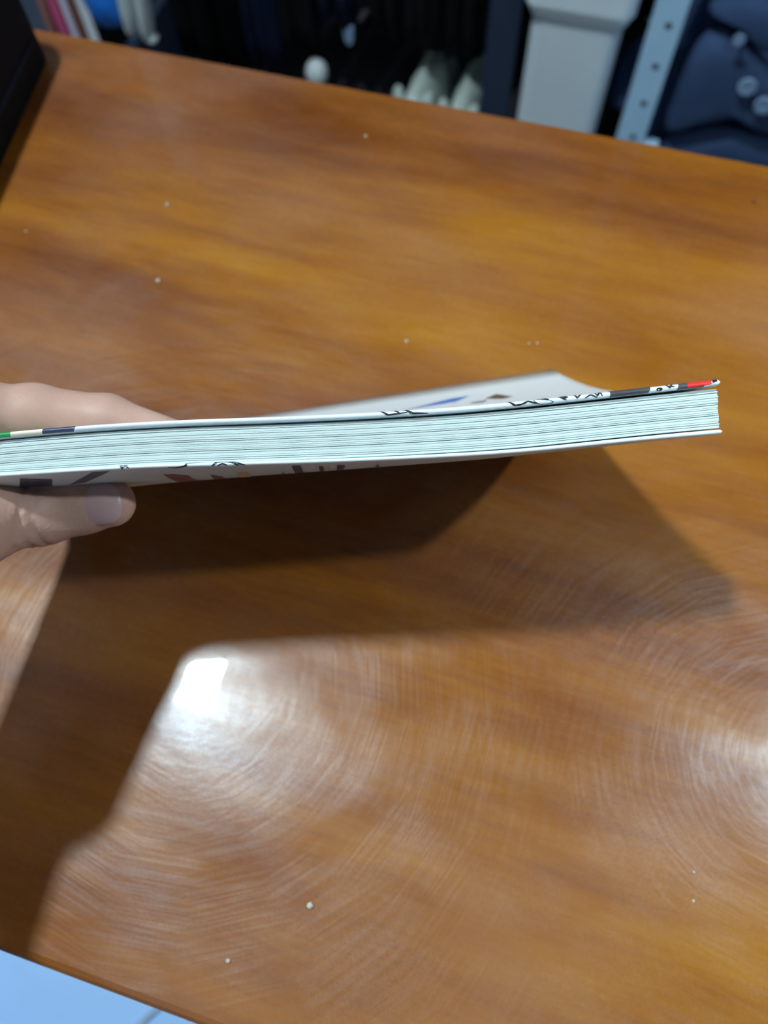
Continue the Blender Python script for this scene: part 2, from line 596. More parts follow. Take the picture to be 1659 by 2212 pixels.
def strokes(name, side, lines, mat, parent, lift=0.00009):
    """ink lines: list of (polyline [(u, s)], half width in metres along u)"""
    mb = MB()
    for pts, hw in lines:
        P_ = []
        for (a, b) in zip(pts[:-1], pts[1:]):
            for k in range(6): P_.append((a[0] + (b[0] - a[0]) * k / 6, a[1] + (b[1] - a[1]) * k / 6))
        P_.append(pts[-1])
        n = len(P_); vv = []
        for i, p in enumerate(P_):
            q0, q1 = P_[max(0, i - 1)], P_[min(n - 1, i + 1)]
            du, ds = (q1[0] - q0[0]) * 0.21, (q1[1] - q0[1]) * 0.14
            ln = math.hypot(du, ds) or 1
            w = hw * (0.35 + 0.65 * math.sin(math.pi * min(1, max(0, (i + .5) / n))))
            ou, os_ = -ds / ln * w / 0.21, du / ln * w / 0.14
            vv.append(jacket_pt(side, p[0] + ou, p[1] + os_, lift)); vv.append(jacket_pt(side, p[0] - ou, p[1] - os_, lift))
        mb.add(vv, [(2 * i, 2 * i + 1, 2 * i + 3, 2 * i + 2) for i in range(n - 1)])
    return tag(mb.build(name, mat, parent, True), kind='stuff')


def ux(x): return (x + 60) / 1615.0


F0, F1 = -0.019, 0.30
patch('green_print', 0, [(0.0, F0), (ux(22), F0), (ux(40), F1), (0.0, F1)], M['ink_green'], front)
patch('cream_print', 0, [(ux(22), F0), (ux(90), F0), (ux(125), F1), (ux(40), F1)], M['ink_cream'], front)
patch('navy_print', 0, [(ux(90), F0), (ux(158), F0), (ux(240), F1), (ux(125), F1)], M['ink_navy'], front)
patch('dark_print', 0, [(ux(1318), F0), (ux(1400), F0), (ux(1425), 0.09), (ux(1312), 0.09)], M['ink_grey'], front)
patch('dark_print', 0, [(ux(1462), F0), (ux(1520), F0), (ux(1530), 0.08), (ux(1478), 0.08)], M['ink_grey'], front)
patch('red_print', 0, [(ux(1484), -0.014), (ux(1536), -0.008), (ux(1540), 0.08), (ux(1490), 0.08)], M['ink_red'], front, lift=0.00010)
patch('dark_print', 0, [(ux(1538), -0.006), (ux(1549), -0.002), (ux(1549), 0.05), (ux(1540), 0.05)], M['ink'], front, lift=0.00010)


COVER_GRID = {}


def find_uv(side, px, py, v0, v1):
    """cover coordinates of a picture point, searched between depths v0 and v1"""
    if (side, v0, v1) not in COVER_GRID:
        uv_ = [(u, v) for u in np.linspace(0, 1, 161) for v in np.linspace(v0, v1, 31)]
        q = (np.array([S(u, v, side) for u, v in uv_]) - CAM) @ ROT
        COVER_GRID[(side, v0, v1)] = (uv_, CX + FPX * q[:, 0] / q[:, 2], CY + FPX * q[:, 1] / q[:, 2])
    uv_, gx_, gy_ = COVER_GRID[(side, v0, v1)]
    return uv_[int(np.argmin((gx_ - px) ** 2 + (gy_ - py) ** 2))]


def print_at(name, side, quad, mat, par, v0, v1):
    patch(name, side, [find_uv(side, x, y, v0, v1) for x, y in quad], mat, par)


print_at('blue_print', 0, [(868, 888), (985, 868), (1012, 857), (975, 861)], M['ink_blue'], front, .5, .99)
print_at('grey_print', 0, [(1048, 862), (1085, 862), (1108, 856), (1070, 852)], M['ink_grey'], front, .5, .99)
print_at('grey_print', 0, [(1015, 872), (1045, 868), (1052, 864), (1020, 868)], M['ink_grey'], front, .5, .99)
strokes('ink_lines', 0, [
    ([(ux(818), 0.01), (ux(838), -0.010), (ux(880), -0.004)], .0004),
    ([(ux(846), 0.012), (ux(862), -0.004)], .0004),
    ([(ux(870), 0.012), (ux(890), -0.009), (ux(925), -0.012)], .0005),
    ([(ux(1095), 0.01), (ux(1112), -0.010), (ux(1135), -0.006)], .0004),
    ([(ux(1118), -0.013), (ux(1140), 0.0), (ux(1165), -0.013)], .0004),
    ([(ux(1150), 0.01), (ux(1170), -0.008), (ux(1195), -0.012)], .0012),
    ([(ux(1160), 0.012), (ux(1185), -0.002)], .0006),
    ([(ux(1205), 0.01), (ux(1222), -0.004), (ux(1216), 0.012)], .0008),
    ([(ux(1240), 0.01), (ux(1246), -0.006), (ux(1258), 0.01)], .0003),
    ([(ux(1262), -0.010), (ux(1275), 0.0), (ux(1290), -0.011)], .0003),
    ([(ux(1284), 0.008), (ux(1290), -0.006), (ux(1296), 0.008), (ux(1300), -0.008)], .0003),
    ([(ux(1418), -0.004), (ux(1424), -0.008), (ux(1428), -0.003)], .0008),
    ([(ux(1438), 0.006), (ux(1446), -0.006), (ux(1454), 0.010)], .0003),
    ([(ux(1444), 0.0), (ux(1456), -0.004)], .0003),
], M['ink'], front)

# back cover print
strokes('ink_lines', 1, [
    ([(ux(258), -0.016), (ux(262), 0.004)], .0004),
    ([(ux(258), -0.014), (ux(272), -0.014), (ux(262), -0.002)], .0003),
    ([(ux(266), -0.012), (ux(276), 0.0)], .0003),
    ([(ux(360), 0.004), (ux(375), 0.010), (ux(398), 0.0), (ux(400), -0.010)], .0005),
    ([(ux(455), 0.004), (ux(465), -0.013), (ux(480), -0.017), (ux(500), -0.010), (ux(512), 0.006)], .0006),
    ([(ux(466), 0.003), (ux(478), -0.006), (ux(488), 0.002)], .0004),
    ([(ux(492), -0.018), (ux(510), -0.006), (ux(527), 0.004)], .0005),
    ([(ux(400), -0.012), (ux(455), -0.019)], .0003),
], M['ink'], back)
for nm, mt, quad in (('navy_print', 'ink_slate', [(150, 1036), (185, 1032), (235, 1020), (200, 1022)]),
                     ('dark_print', 'ink_navy', [(40, 1043), (110, 1041), (112, 1037), (45, 1038)]),
                     ('rose_print', 'ink_rose', [(352, 1029), (405, 1029), (438, 1045), (395, 1050)]),
                     ('rose_print', 'ink_rose', [(452, 1030), (480, 1030), (495, 1042), (470, 1043)]),
                     ('yellow_print', 'ink_yellow', [(510, 1024), (538, 1023), (545, 1036), (522, 1038)]),
                     ('grey_print', 'ink_slate', [(598, 1021), (612, 1021), (620, 1032), (606, 1033)]),
                     ('grey_print', 'ink_slate', [(634, 1009), (650, 1008), (660, 1027), (644, 1028)]),
                     ('grey_print', 'ink_slate', [(684, 1010), (698, 1009), (704, 1021), (690, 1023)]),
                     ('grey_print', 'ink_slate', [(728, 1007), (744, 1006), (740, 1019), (726, 1020)]),
                     ('grey_print', 'ink_slate', [(815, 1004), (832, 1003), (822, 1011), (808, 1012)])):
    mid_y = sum(q[1] for q in quad) / 4
    print_at(nm, 1, [(x, y + (9 if y > mid_y else -3)) for x, y in quad], M[mt], back, .012, .50)
tag(book, 'open-edged paperback comic book with white jacket held above the table', 'book')

# ------------------------------------------------------------------ person: hand and forearm
class SDF:
    """signed-distance body grown from tapered limbs, blended smoothly and meshed with surface nets"""
    def __init__(self, lo, hi, step):
        self.lo = np.array(lo, np.float32); self.h = step
        n = np.ceil((np.array(hi) - np.array(lo)) / step).astype(int) + 1
        ax = [self.lo[i] + np.arange(n[i], dtype=np.float32) * step for i in range(3)]
        self.ax = ax; self.n = n
        self.d = np.full(n, 1.0, np.float32)

    def region(self, pts, rad):
        pts = np.array(pts); a = pts.min(0) - rad; b = pts.max(0) + rad
        i0 = np.clip(((a - self.lo) / self.h).astype(int), 0, self.n - 1)
        i1 = np.clip(((b - self.lo) / self.h).astype(int) + 2, 1, self.n)
        sl = tuple(slice(int(i0[k]), int(i1[k])) for k in range(3))
        X, Y, Z = np.meshgrid(*[self.ax[k][sl[k]] for k in range(3)], indexing='ij')
        return sl, X, Y, Z

    def limb(self, a, b, ra, rb, k=0.005, flat=None):
        """tapered capsule; flat = (direction, factor) squeezes the section along a direction"""
        a = np.asarray(a, np.float32); b = np.asarray(b, np.float32)
        sl, X, Y, Z = self.region([a, b], max(ra, rb) + 0.03)
        ab = b - a; L2 = float(ab @ ab)
        px, py, pz = X - a[0], Y - a[1], Z - a[2]
        t = np.clip((px * ab[0] + py * ab[1] + pz * ab[2]) / L2, 0, 1)
        qx, qy, qz = px - t * ab[0], py - t * ab[1], pz - t * ab[2]
        r = ra + (rb - ra) * t
        if flat is not None:
            fd, fk = flat
            fd = np.asarray(fd, np.float32); fd = fd / np.linalg.norm(fd)
            c = qx * fd[0] + qy * fd[1] + qz * fd[2]
            e = (1 / fk - 1) * c
            qx, qy, qz = qx + e * fd[0], qy + e * fd[1], qz + e * fd[2]
        dd = np.sqrt(qx * qx + qy * qy + qz * qz) - r
        cur = self.d[sl]
        hh = np.clip(0.5 + 0.5 * (cur - dd) / k, 0, 1)
        self.d[sl] = cur + (dd - cur) * hh - k * hh * (1 - hh)

    def groove(self, pts, depth, width):
        """presses a fine crease along a polyline"""
        for a, b in zip(pts[:-1], pts[1:]):
            a = np.asarray(a, np.float32); b = np.asarray(b, np.float32)
            sl, X, Y, Z = self.region([a, b], 4 * width)
            ab = b - a; L2 = float(ab @ ab) or 1e-9
            t = np.clip(((X - a[0]) * ab[0] + (Y - a[1]) * ab[1] + (Z - a[2]) * ab[2]) / L2, 0, 1)
            q = np.sqrt((X - a[0] - t * ab[0]) ** 2 + (Y - a[1] - t * ab[1]) ** 2 + (Z - a[2] - t * ab[2]) ** 2)
            self.d[sl] += depth * np.exp(-(q / width) ** 2)

    def ring_crease(self, c, axis, front, depth, width, reach):
        """presses a crease across a finger, on its front side only"""
        c = np.asarray(c, np.float32); axis = np.asarray(axis, np.float32) / np.linalg.norm(axis)
        sl, X, Y, Z = self.region([c], reach)
        px, py, pz = X - c[0], Y - c[1], Z - c[2]
        a = px * axis[0] + py * axis[1] + pz * axis[2]
        f = px * front[0] + py * front[1] + pz * front[2]
        self.d[sl] += depth * np.exp(-(a / width) ** 2) * np.clip(f / 0.004, 0, 1)

    def mesh(self):
        d = self.d; n = self.n; s = d < 0
        acc = np.zeros((n[0] - 1, n[1] - 1, n[2] - 1, 3), np.float32)
        cnt = np.zeros((n[0] - 1, n[1] - 1, n[2] - 1), np.float32)
        idx = np.indices(tuple(n - 1)).astype(np.float32)
        C = lambda A, o: A[o[0]:o[0] + n[0] - 1, o[1]:o[1] + n[1] - 1, o[2]:o[2] + n[2] - 1]
        cor = [(i, j, k) for i in (0, 1) for j in (0, 1) for k in (0, 1)]
        for p in cor:
            for ax in range(3):
                if p[ax]: continue
                q = list(p); q[ax] = 1
                A, B = C(d, p), C(d, q)
                m_ = (A < 0) != (B < 0)
                tt = np.where(m_, A / np.where(m_, A - B, 1), 0)
                for c in range(3):
                    acc[..., c] += np.where(m_, p[c] + (tt if c == ax else 0), 0)
                cnt += m_
        act = cnt > 0
        vid = np.full(act.shape, -1, np.int64); vid[act] = np.arange(act.sum())
        pos = np.stack([(idx[c][act] + acc[..., c][act] / cnt[act]) * self.h + self.lo[c] for c in range(3)], 1)
        faces = []
        for ax in range(3):
            o1, o2 = [(1, 2), (2, 0), (0, 1)][ax]
            A = [slice(1, n[k] - 1) for k in range(3)]; A[ax] = slice(0, n[ax] - 1)
            B = [slice(1, n[k] - 1) for k in range(3)]; B[ax] = slice(1, n[ax])
            sa, sb = s[tuple(A)], s[tuple(B)]
            cr = np.argwhere(sa != sb)
            if not len(cr): continue
            flip = sa[sa != sb]
            base = cr.copy()
            for k in range(3):
                if k != ax: base[:, k] += 1
            def g(d1, d2):
                c = base.copy(); c[:, o1] -= d1; c[:, o2] -= d2
                return vid[c[:, 0], c[:, 1], c[:, 2]]
            Q = np.stack([g(1, 1), g(0, 1), g(0, 0), g(1, 0)], 1)
            Q[~flip] = Q[~flip][:, ::-1]
            faces.append(Q)
        return pos, np.concatenate(faces)


wrist = np.array([-0.171, -0.006, TT + 0.112])
elbow = np.array([-0.166, -0.255, TT + 0.165])
th = [D(240, 1086, 0.2400), D(178, 1088, 0.2410), D(85, 1102, 0.2400), D(-110, 1143, 0.2205), wrist + np.array([0.012, 0.010, 0.012])]
mcp = [D(-65, 902, 0.246), D(-45, 950, 0.258), D(0, 982, 0.270), D(30, 1002, 0.281)]
ix = [D(385, 955, 0.2600), D(232, 907, 0.2560), D(75, 893, 0.2520), mcp[0]]
fing = [ix]
for k, (dz, dx, dy) in enumerate(((0.019, -10, 6), (0.037, -30, 12), (0.053, -90, 18))):
    pts = [D(375 + dx, 962 + dy, 0.262 + dz * 0.93), D(225 + dx, 928 + dy, 0.258 + dz), D(75 + dx * .6, 912 + dy, 0.253 + dz), mcp[k + 1]]
    fing.append(pts)
allp = np.array([wrist, elbow] + th + [p for f in fing for p in f])
sd = SDF(allp.min(0) - 0.045, allp.max(0) + 0.030, 0.0011)
# forearm and wrist (flattened), palm as blended metacarpals
arm_flat = (np.cross(elbow - wrist, [0.3, 0.5, 1.0]), 1.0)
sd.limb(elbow, wrist, 0.032, 0.0190, 0.01, ((0.1, 0.2, 1.0), 0.86))
for k, f in enumerate(fing):
    r0 = [0.0105, 0.0108, 0.0102, 0.009][k]
    sd.limb(wrist + np.array([0.0, 0.004, (0.008, 0, -0.006, -0.012)[k]]), f[3], 0.0145, r0 * 1.08, 0.010)
    sd.limb(f[3], f[2], r0, r0 * 0.86, 0.006)
    sd.limb(f[2], f[1], r0 * 0.87, r0 * 0.78, 0.004)
    sd.limb(f[1], f[0], r0 * 0.78, r0 * 0.66, 0.003)
# fill of the palm
pc = (wrist + fing[0][3] + fing[3][3]) / 3
sd.limb(pc, (fing[1][3] + fing[2][3]) / 2, 0.012, 0.010, 0.010)
# web between thumb and index finger, round the end of the book
sd.limb(D(-135, 1110, 0.222), D(-132, 1000, 0.228), 0.0105, 0.0105, 0.008)
sd.limb(D(-132, 1000, 0.228), D(-125, 930, 0.232), 0.0105, 0.0105, 0.008)
sd.limb(D(-132, 1000, 0.232), mcp[0], 0.0100, 0.0100, 0.008)
sd.limb(D(-140, 1060, 0.232), mcp[1], 0.0100, 0.0100, 0.008)
# thumb: broad and flat, nail side up
tn = -ROT @ np.array([0, -0.12, 1.0])
sd.limb(th[4], th[3], 0.0165, 0.0120, 0.010)
# ball of the thumb
sd.limb(th[3], np.array([-0.1570, 0.022, TT + 0.112]), 0.0120, 0.0140, 0.010)
sd.limb(th[3], th[2], 0.0113, 0.0106, 0.007)
sd.limb(th[2], th[1], 0.0105, 0.0093, 0.004, (tn, 0.84))
sd.limb(th[1], th[0], 0.0091, 0.0076, 0.003, (tn, 0.80))
# knuckle creases of the thumb
for px_, tl_, dp_ in ((60, .10, .0005), (80, .12, .0008), (100, .10, .0007)):
    q = (px_ - 85) / (178 - 85.0)
    c = th[2] + (th[1] - th[2]) * q
    axd = (th[1] - th[2]) / np.linalg.norm(th[1] - th[2])
    sd.ring_crease(c, axd + tl_ * down, tn / np.linalg.norm(tn), dp_, 0.0009, 0.0135)
pos, quads = sd.mesh()
person = mesh_obj('person', pos, [tuple(q) for q in quads.tolist()], M['skin'], None, True)
tag(person, 'left hand pinching the comic book, thumb in front and fingers behind, bare forearm', 'person')

# thumbnail
vv = []
tip_ax = th[0] - th[1]; tip_ax /= np.linalg.norm(tip_ax)
nrm = tn / np.linalg.norm(tn); nrm = nrm - tip_ax * (nrm @ tip_ax); nrm /= np.linalg.norm(nrm)
sid = np.cross(tip_ax, nrm)
nc = th[1] + (th[0] - th[1]) * 0.78
NI, NJ = 15, 13
for i in range(NI):
    a = -1 + 2 * i / (NI - 1)
    for j in range(NJ):
        b = -1 + 2 * j / (NJ - 1)
        # superellipse outline, a along the thumb, b across
        lim = (1 - abs(a) ** 2.4) ** (1 / 2.2) if abs(a) < 1 else 0
        y = b * (0.28 + 0.72 * lim) if a < 0 else b * max(lim, 0.02)
        ang = y * 0.95
        along = a * 0.0078
        R = 0.0083 - 0.0006 * a
        rr = 0.80 * R + 0.0006 - 0.0024 * max(0, a) ** 2
        vv.append(nc + tip_ax * along + sid * math.sin(ang) * R * 0.98 + nrm * (math.cos(ang) * rr - 0.0001))
vb = [np.array(v) - nrm * 0.0012 for v in vv]
fs = grid_faces(NI, NJ)
fs += [tuple(i + NI * NJ for i in f[::-1]) for f in grid_faces(NI, NJ)]
edge = [i * NJ for i in range(NI)] + [(NI - 1) * NJ + j for j in range(1, NJ)] + [i * NJ + NJ - 1 for i in range(NI - 2, -1, -1)] + [j for j in range(NJ - 2, 0, -1)]
for a, b in zip(edge, edge[1:] + edge[:1]): fs.append((a, b, b + NI * NJ, a + NI * NJ))
mesh_obj('thumbnail', vv + vb, fs, M['nail'], person, True)
# shirt sleeve over the end of the forearm
ax_ = (elbow - wrist) / np.linalg.norm(elbow - wrist)
MB().tube([elbow - ax_ * .05, elbow - ax_ * .048, elbow - ax_ * .02, elbow + ax_ * .03, elbow + ax_ * .05], [0.036, 0.042, 0.044, 0.047, 0.02], 24).build('sleeve', M['navy'], person, True)

# ------------------------------------------------------------------ black case on the table
def case():
    a = P(97, 97)[:2]; b = P(0, 312)[:2]
    d = (b - a) / np.linalg.norm(b - a); n = np.array([-d[1], d[0]])
    o = a + n * 0.0060 + d * 0.000            # far right corner
    L_, W_, H_ = 0.30, 0.22, 0.056
    r = empty('black_case', (*(o + d * L_ / 2 - n * W_ / 2), TT))
    def loc(p): return Vector((*(o + d * p[0] - n * p[1]), TT + p[2]))
    def rbox(a0, a1, vert, top, z0):
        bm = bmesh.new(); bmesh.ops.create_cube(bm, size=1)
        for v in bm.verts: v.co = Vector([(a0[i] + a1[i]) / 2 + v.co[i] * (a1[i] - a0[i]) for i in range(3)])
        if vert: bmesh.ops.bevel(bm, geom=[e for e in bm.edges if abs(e.verts[0].co.z - e.verts[1].co.z) > .0005], offset=vert, segments=6, affect='EDGES', profile=.5)
        if top: bmesh.ops.bevel(bm, geom=[e for e in bm.edges if min(e.verts[0].co.z, e.verts[1].co.z) > a1[2] - .0005], offset=top, segments=5, affect='EDGES', profile=.5)
        for v in bm.verts: v.co = loc(v.co)
        return bm
    mb = MB(); mb.frombm(rbox((0, 0, .0005), (L_, W_, H_), .020, .010, 0)); mb.build('body', M['black_fabric'], r, True)
    mb = MB(); mb.frombm(rbox((.014, .014, H_ - .001), (L_ - .014, W_ - .014, H_ + .0012), .010, 0, 0)); mb.build('top_panel', M['black_lit'], r)  # top drawn lighter than the body, its light put into the colour
    MB().tube([loc((q, -.0004, .017)) for q in np.linspace(.02, L_ - .02, 8)], .0011, 8).build('zip', M['black_lit'], r, True)
    tag(r, 'flat black fabric case with rounded corners lying at the far edge of the table', 'case')


case()


def desk_lamp():
    hx, hy, hz = LAMP_B; hz += TT
    bx_, by_ = 0.50, 0.285
    r = empty('desk_lamp', (bx_, by_, TT))
    prof = [(0, .062), (.004, .066), (.012, .066), (.017, .058), (.020, .016)]
    n = 28
    vv = [(bx_ + q * math.cos(6.2832 * k / n), by_ + q * math.sin(6.2832 * k / n), TT + .0005 + z) for z, q in prof for k in range(n)]
    mesh_obj('base', vv, grid_faces(len(prof), n, True) + [tuple(range(n)), tuple((len(prof) - 1) * n + k for k in range(n))], M['slate'], r, True)
    pts = [(bx_, by_, TT + .018), (bx_, by_, TT + .30), (bx_ - .01, by_ - .006, TT + .42), (bx_ - .05, by_ - .03, TT + .53), (hx + .05, hy + .03, hz + .075), (hx, hy, hz + .06)]
    MB().tube(pts, .006, 12).build('gooseneck', M['slate'], r, True)
    prof = [(.065, .010), (.060, .018), (.030, .030), (.004, .034), (.0, .034), (.001, .014), (.006, .013)]
    vv = [(hx + q * math.cos(6.2832 * k / n), hy + q * math.sin(6.2832 * k / n), hz + z) for z, q in prof for k in range(n)]
    mesh_obj('shade', vv, grid_faces(len(prof), n, True), M['slate'], r, True)
    t = NT('desk_lamp_light'); e = t.n('ShaderNodeEmission')
    e.inputs[0].default_value = (*LAMP_COL, 1); e.inputs[1].default_value = DESK_POWER
    t.l(e.outputs[0], t.out.inputs[0])
    MB().tube([(hx, hy, hz + .004), (hx, hy, hz + .001), (hx, hy, hz)], [.012, .012, .011], 28).build('diffuser', t.mat, r)
    tag(r, 'dark desk lamp on the right end of the table', 'lamp')


desk_lamp()

# ------------------------------------------------------------------ crumbs on the table
def crumb(x, y, r, label, mat='crumb'):
    bm = bmesh.new(); bmesh.ops.create_icosphere(bm, subdivisions=2, radius=r)
    c = P(x, y)
    for v in bm.verts:
        v.co *= random.uniform(0.75, 1.15); v.co.z = v.co.z * 0.6
    zmin = min(v.co.z for v in bm.verts)
    for v in bm.verts: v.co += Vector((c[0], c[1], TT - zmin - 0.00005))
    mb = MB(); mb.frombm(bm)
    tag(mb.build('crumb', M[mat], None, True), label, 'crumb', 'crumbs on the table')


for x, y, r, lb in ((361, 443, .00105, 'pale crumb on the table nearest the shadow of the black case'),
                    (342, 608, .00115, 'pale crumb on the table above the index finger'),
                    (878, 738, .0008, 'tiny pale crumb on the table above the middle of the comic book'),
                    (670, 1956, .00125, 'pale crumb on the table near its front edge'),
                    (1143, 742, .0006, 'left one of a pair of tiny crumbs behind the raised cover corner'),
                    (1160, 742, .0006, 'right one of a pair of tiny crumbs behind the raised cover corner'),
                    (56, 500, .0006, 'tiny crumb at the left side of the table just past the case shadow'),
                    (1498, 1884, .0006, 'tiny crumb below the bright glare at the right of the table'),
                    (1497, 1946, .0006, 'lowest tiny crumb on the right part of the table'),
                    (790, 295, .0008, 'tiny pale crumb on the far middle of the table'),
                    (493, 2075, .0009, 'tiny pale crumb beside the white chair at the front table edge')):
    crumb(x, y, r, lb)
crumb(1628, 437, .0009, 'small dark crumb at the far right of the table', 'crumb_dark')

# ------------------------------------------------------------------ white chair at the near side
def chair():
    zs = 0.46
    r = empty('white_chair', (-0.24, -0.33, 0))
    MB().box((-0.40, -0.56, zs - .05), (0.12, -0.105, zs), .012).build('seat', M['seat'], r, False)
    q0 = P(328, 2190, zs - TT)
    c = np.array([q0[0] + .115 * math.cos(-.6), q0[1] + .115 * math.sin(-.6), zs])
    ring = [c + np.array([0.115 * math.cos(a), 0.115 * math.sin(a), 0.0004]) for a in np.linspace(0, 2 * math.pi, 49)]
    MB().tube(ring, .0022, 8, False).build('piping', M['seam'], r, True)
    MB().tube([c + np.array([0, 0, -.0005]), c + np.array([0, 0, .003]), c + np.array([0, 0, .004])], [.085, .085, .08], 40).build('teal_disc', M['teal'], r)
    for x in (-.37, .09):
        for y in (-.53, -.135):
            MB().tube([(x, y, 0), (x, y, zs - .0505)], .012, 12).build('leg', M['chair_leg'], r, True)
    tag(r, 'white padded chair pushed against the near edge of the table', 'chair')


chair()

# ------------------------------------------------------------------ rack behind the table
def lerp3(a, b, t): return np.asarray(a) * (1 - t) + np.asarray(b) * t


def post(px_bot, y0, width, zt, mat, name, label, holes=True, foot=True):
    b = AY(*px_bot, y0)
    x = b[0]
    r = empty(name, (x, y0, 0))
    tk = 0.002
    # angle section: front flange and side flange, joined
    mb = MB()
    mb.box((x - width / 2, y0, 0), (x + width / 2, y0 + tk, zt))
    mb.box((x - width / 2, y0 + tk, 0), (x - width / 2 + tk, y0 + width, zt))
    mb.build('angle_bar', mat, r)
    if holes:
        k = 0
        for z in np.arange(0.10, zt - .03, 0.055):
            MB().tube([(x + .003, y0 - .0006, z), (x + .003, y0 + .0002, z)], .0045, 14).build('hole', M['hole'], r)
    if foot:
        MB().box((x - width / 2 - .004, y0 - .006, 0), (x + width / 2 + .03, y0 + width, .006), .001).build('foot', mat, r)
    if holes:
        zb_ = float(AY(1430, 300, y0)[2])
        MB().box((x + width / 2 + .0003, y0 - .004, zb_ - .03), (x + width / 2 + .022, y0 + .012, zb_ - .012), .001).build('bracket', mat, r)
    tag(r, label, 'post')
    return r


YP = 1.02
post((1393, 200), YP, 0.039, 1.78, M['post'], 'rack_post', 'pale blue steel rack post with round holes beside the blue coat')
post((1080, 120), YP + .10, 0.046, 1.78, M['slate'], 'rack_post', 'dark slate steel rack post beside the white bin', holes=False, foot=False)


# white bin
def bin_():
    y0 = 1.06
    tl, tr = AY(1150, 15, y0), AY(1352, 42, y0)
    bl, br = AY(1113, 243, y0), AY(1286, 275, y0)
    ztop = float((tl[2] + tr[2]) / 2) + 0.0
    # straight sided taper down to the floor
    w0 = tr[0] - tl[0]; zb = float((bl[2] + br[2]) / 2); w1 = br[0] - bl[0]
    k = (w0 - w1) / (ztop - zb)
    wf = max(0.09, w1 - k * zb * .6)
    cx_t, cx_b = (tl[0] + tr[0]) / 2, (bl[0] + br[0]) / 2
    r = empty('white_bin', (cx_b, y0 + .12, 0))
    cxf = cx_b
    dep = 0.22
    def ringz(z, w, cx, d0, infl=0.0, rc=.018):
        out = []
        x0, x1, ya, yb = cx - w / 2 - infl, cx + w / 2 + infl, y0 + d0 - infl, y0 + dep - d0 + infl
        for (qx, qy, a0) in ((x1 - rc, yb - rc, 0), (x0 + rc, yb - rc, 90), (x0 + rc, ya + rc, 180), (x1 - rc, ya + rc, 270)):
            for s in range(5):
                a = math.radians(a0 + s * 22.5); out.append((qx + rc * math.cos(a), qy + rc * math.sin(a), z))
        return out
    zz = ztop
    rows = [ringz(0.001, wf - .02, cxf, .03), ringz(0.006, wf, cxf, .022), ringz(zz - .012, w0, cx_t, 0), ringz(zz - .012, w0, cx_t, 0, .0), ringz(zz + .05, w0, cx_t, 0)]
    inner = [ringz(zz + .05, w0 - .008, cx_t, .004), ringz(.012, wf - .01, cxf, .026)]
    rr = rows + inner; n = 20
    vv = [p for q in rr for p in q]
    fs = grid_faces(len(rr), n, True); fs.append(tuple(range(n))); fs.append(tuple((len(rr) - 1) * n + i for i in range(n)))
    mesh_obj('body', vv, fs, M['bin'], r, False)
    # stepped rim
    rows = [ringz(zz - .020, w0, cx_t, 0, .0003), ringz(zz - .006, w0, cx_t, 0, .006), ringz(zz + .004, w0, cx_t, 0, .006), ringz(zz + .006, w0, cx_t, 0, .011), ringz(zz + .052, w0, cx_t, 0, .012), ringz(zz + .054, w0, cx_t, 0, .008), ringz(zz + .054, w0, cx_t, 0, -.003), ringz(zz - .016, w0, cx_t, 0, -.003)]
    vv = [p for q in rows for p in q]
    mesh_obj('rim', vv, grid_faces(len(rows) , n, True) + [((len(rows) - 1) * n + i, (len(rows) - 1) * n + (i + 1) % n, (i + 1) % n, i) for i in range(n)], M['bin'], r, False)
    tag(r, 'white plastic bin with a stepped rim between the two rack posts', 'bin')


bin_()


# hanging cloth: a folded sheet with thickness
def hanging(name, x0, x1, y0, z0, z1, mat, label, cat, group=None, folds=5, amp=.018, sway=0.0, seed=0, hem=None, taper=1.0, parts=None):
    rnd = random.Random(seed)
    ph = [rnd.uniform(0, 6.28) for _ in range(4)]
    r = empty(name, ((x0 + x1) / 2, y0, z0))
    nu, nv = 40, 26; F_, B_ = [], []
    for i in range(nu):
        a = i / (nu - 1)
        for j in range(nv):
            q = j / (nv - 1)
            w = 1 + (taper - 1) * q
            xc = (x0 + x1) / 2 + sway * (1 - q)
            x = xc + (a - .5) * (x1 - x0) * w
            z = z0 + (z1 - z0) * q
            if hem: z += hem(a) * (1 - q)
            f = amp * (1 - .6 * q) * (math.sin(folds * 6.28 * a * .5 + ph[0] + .6 * q) + .45 * math.sin(folds * 6.28 * a * 1.1 + ph[1] - q))
            edge = (1 - (2 * a - 1) ** 6)
            F_.append((x, y0 - .02 * edge + f * edge, z)); B_.append((x, y0 + .02 * edge + .01 + f * .5, z))
    ng = nu * nv; fs = grid_faces(nu, nv) + [tuple(k + ng for k in f[::-1]) for f in grid_faces(nu, nv)]
    bd = [i * nv for i in range(nu)] + [(nu - 1) * nv + j for j in range(1, nv)] + [i * nv + nv - 1 for i in range(nu - 2, -1, -1)] + [j for j in range(nv - 2, 0, -1)]
    for a, b in zip(bd, bd[1:] + bd[:1]): fs.append((a, b, b + ng, a + ng))
    mesh_obj('cloth_body', F_ + B_, fs, mat, r, True)
    xc = (x0 + x1) / 2; hw = (x1 - x0) * taper * .42
    MB().tube([(xc - hw, y0, z1 - .005), (xc, y0, z1 + .05), (xc + hw, y0, z1 - .005)], .006, 8).build('hanger', M['chair_leg'], r, True)
    MB().tube([(xc, y0, z1 + .05), (xc, y0 + .013, z1 + .11), (xc, y0 + .0128, z1 + .132), (xc, y0, z1 + .1435), (xc, y0 - .0128, z1 + .132)], .002, 8).build('hook', M['chair_leg'], r, True)
    tag(r, label, cat, group)
    return r


YG = 1.22


def gx(px, py, y0=YG): return float(AY(px, py, y0)[0])


def gz(px, py, y0=YG): return float(AY(px, py, y0)[2])


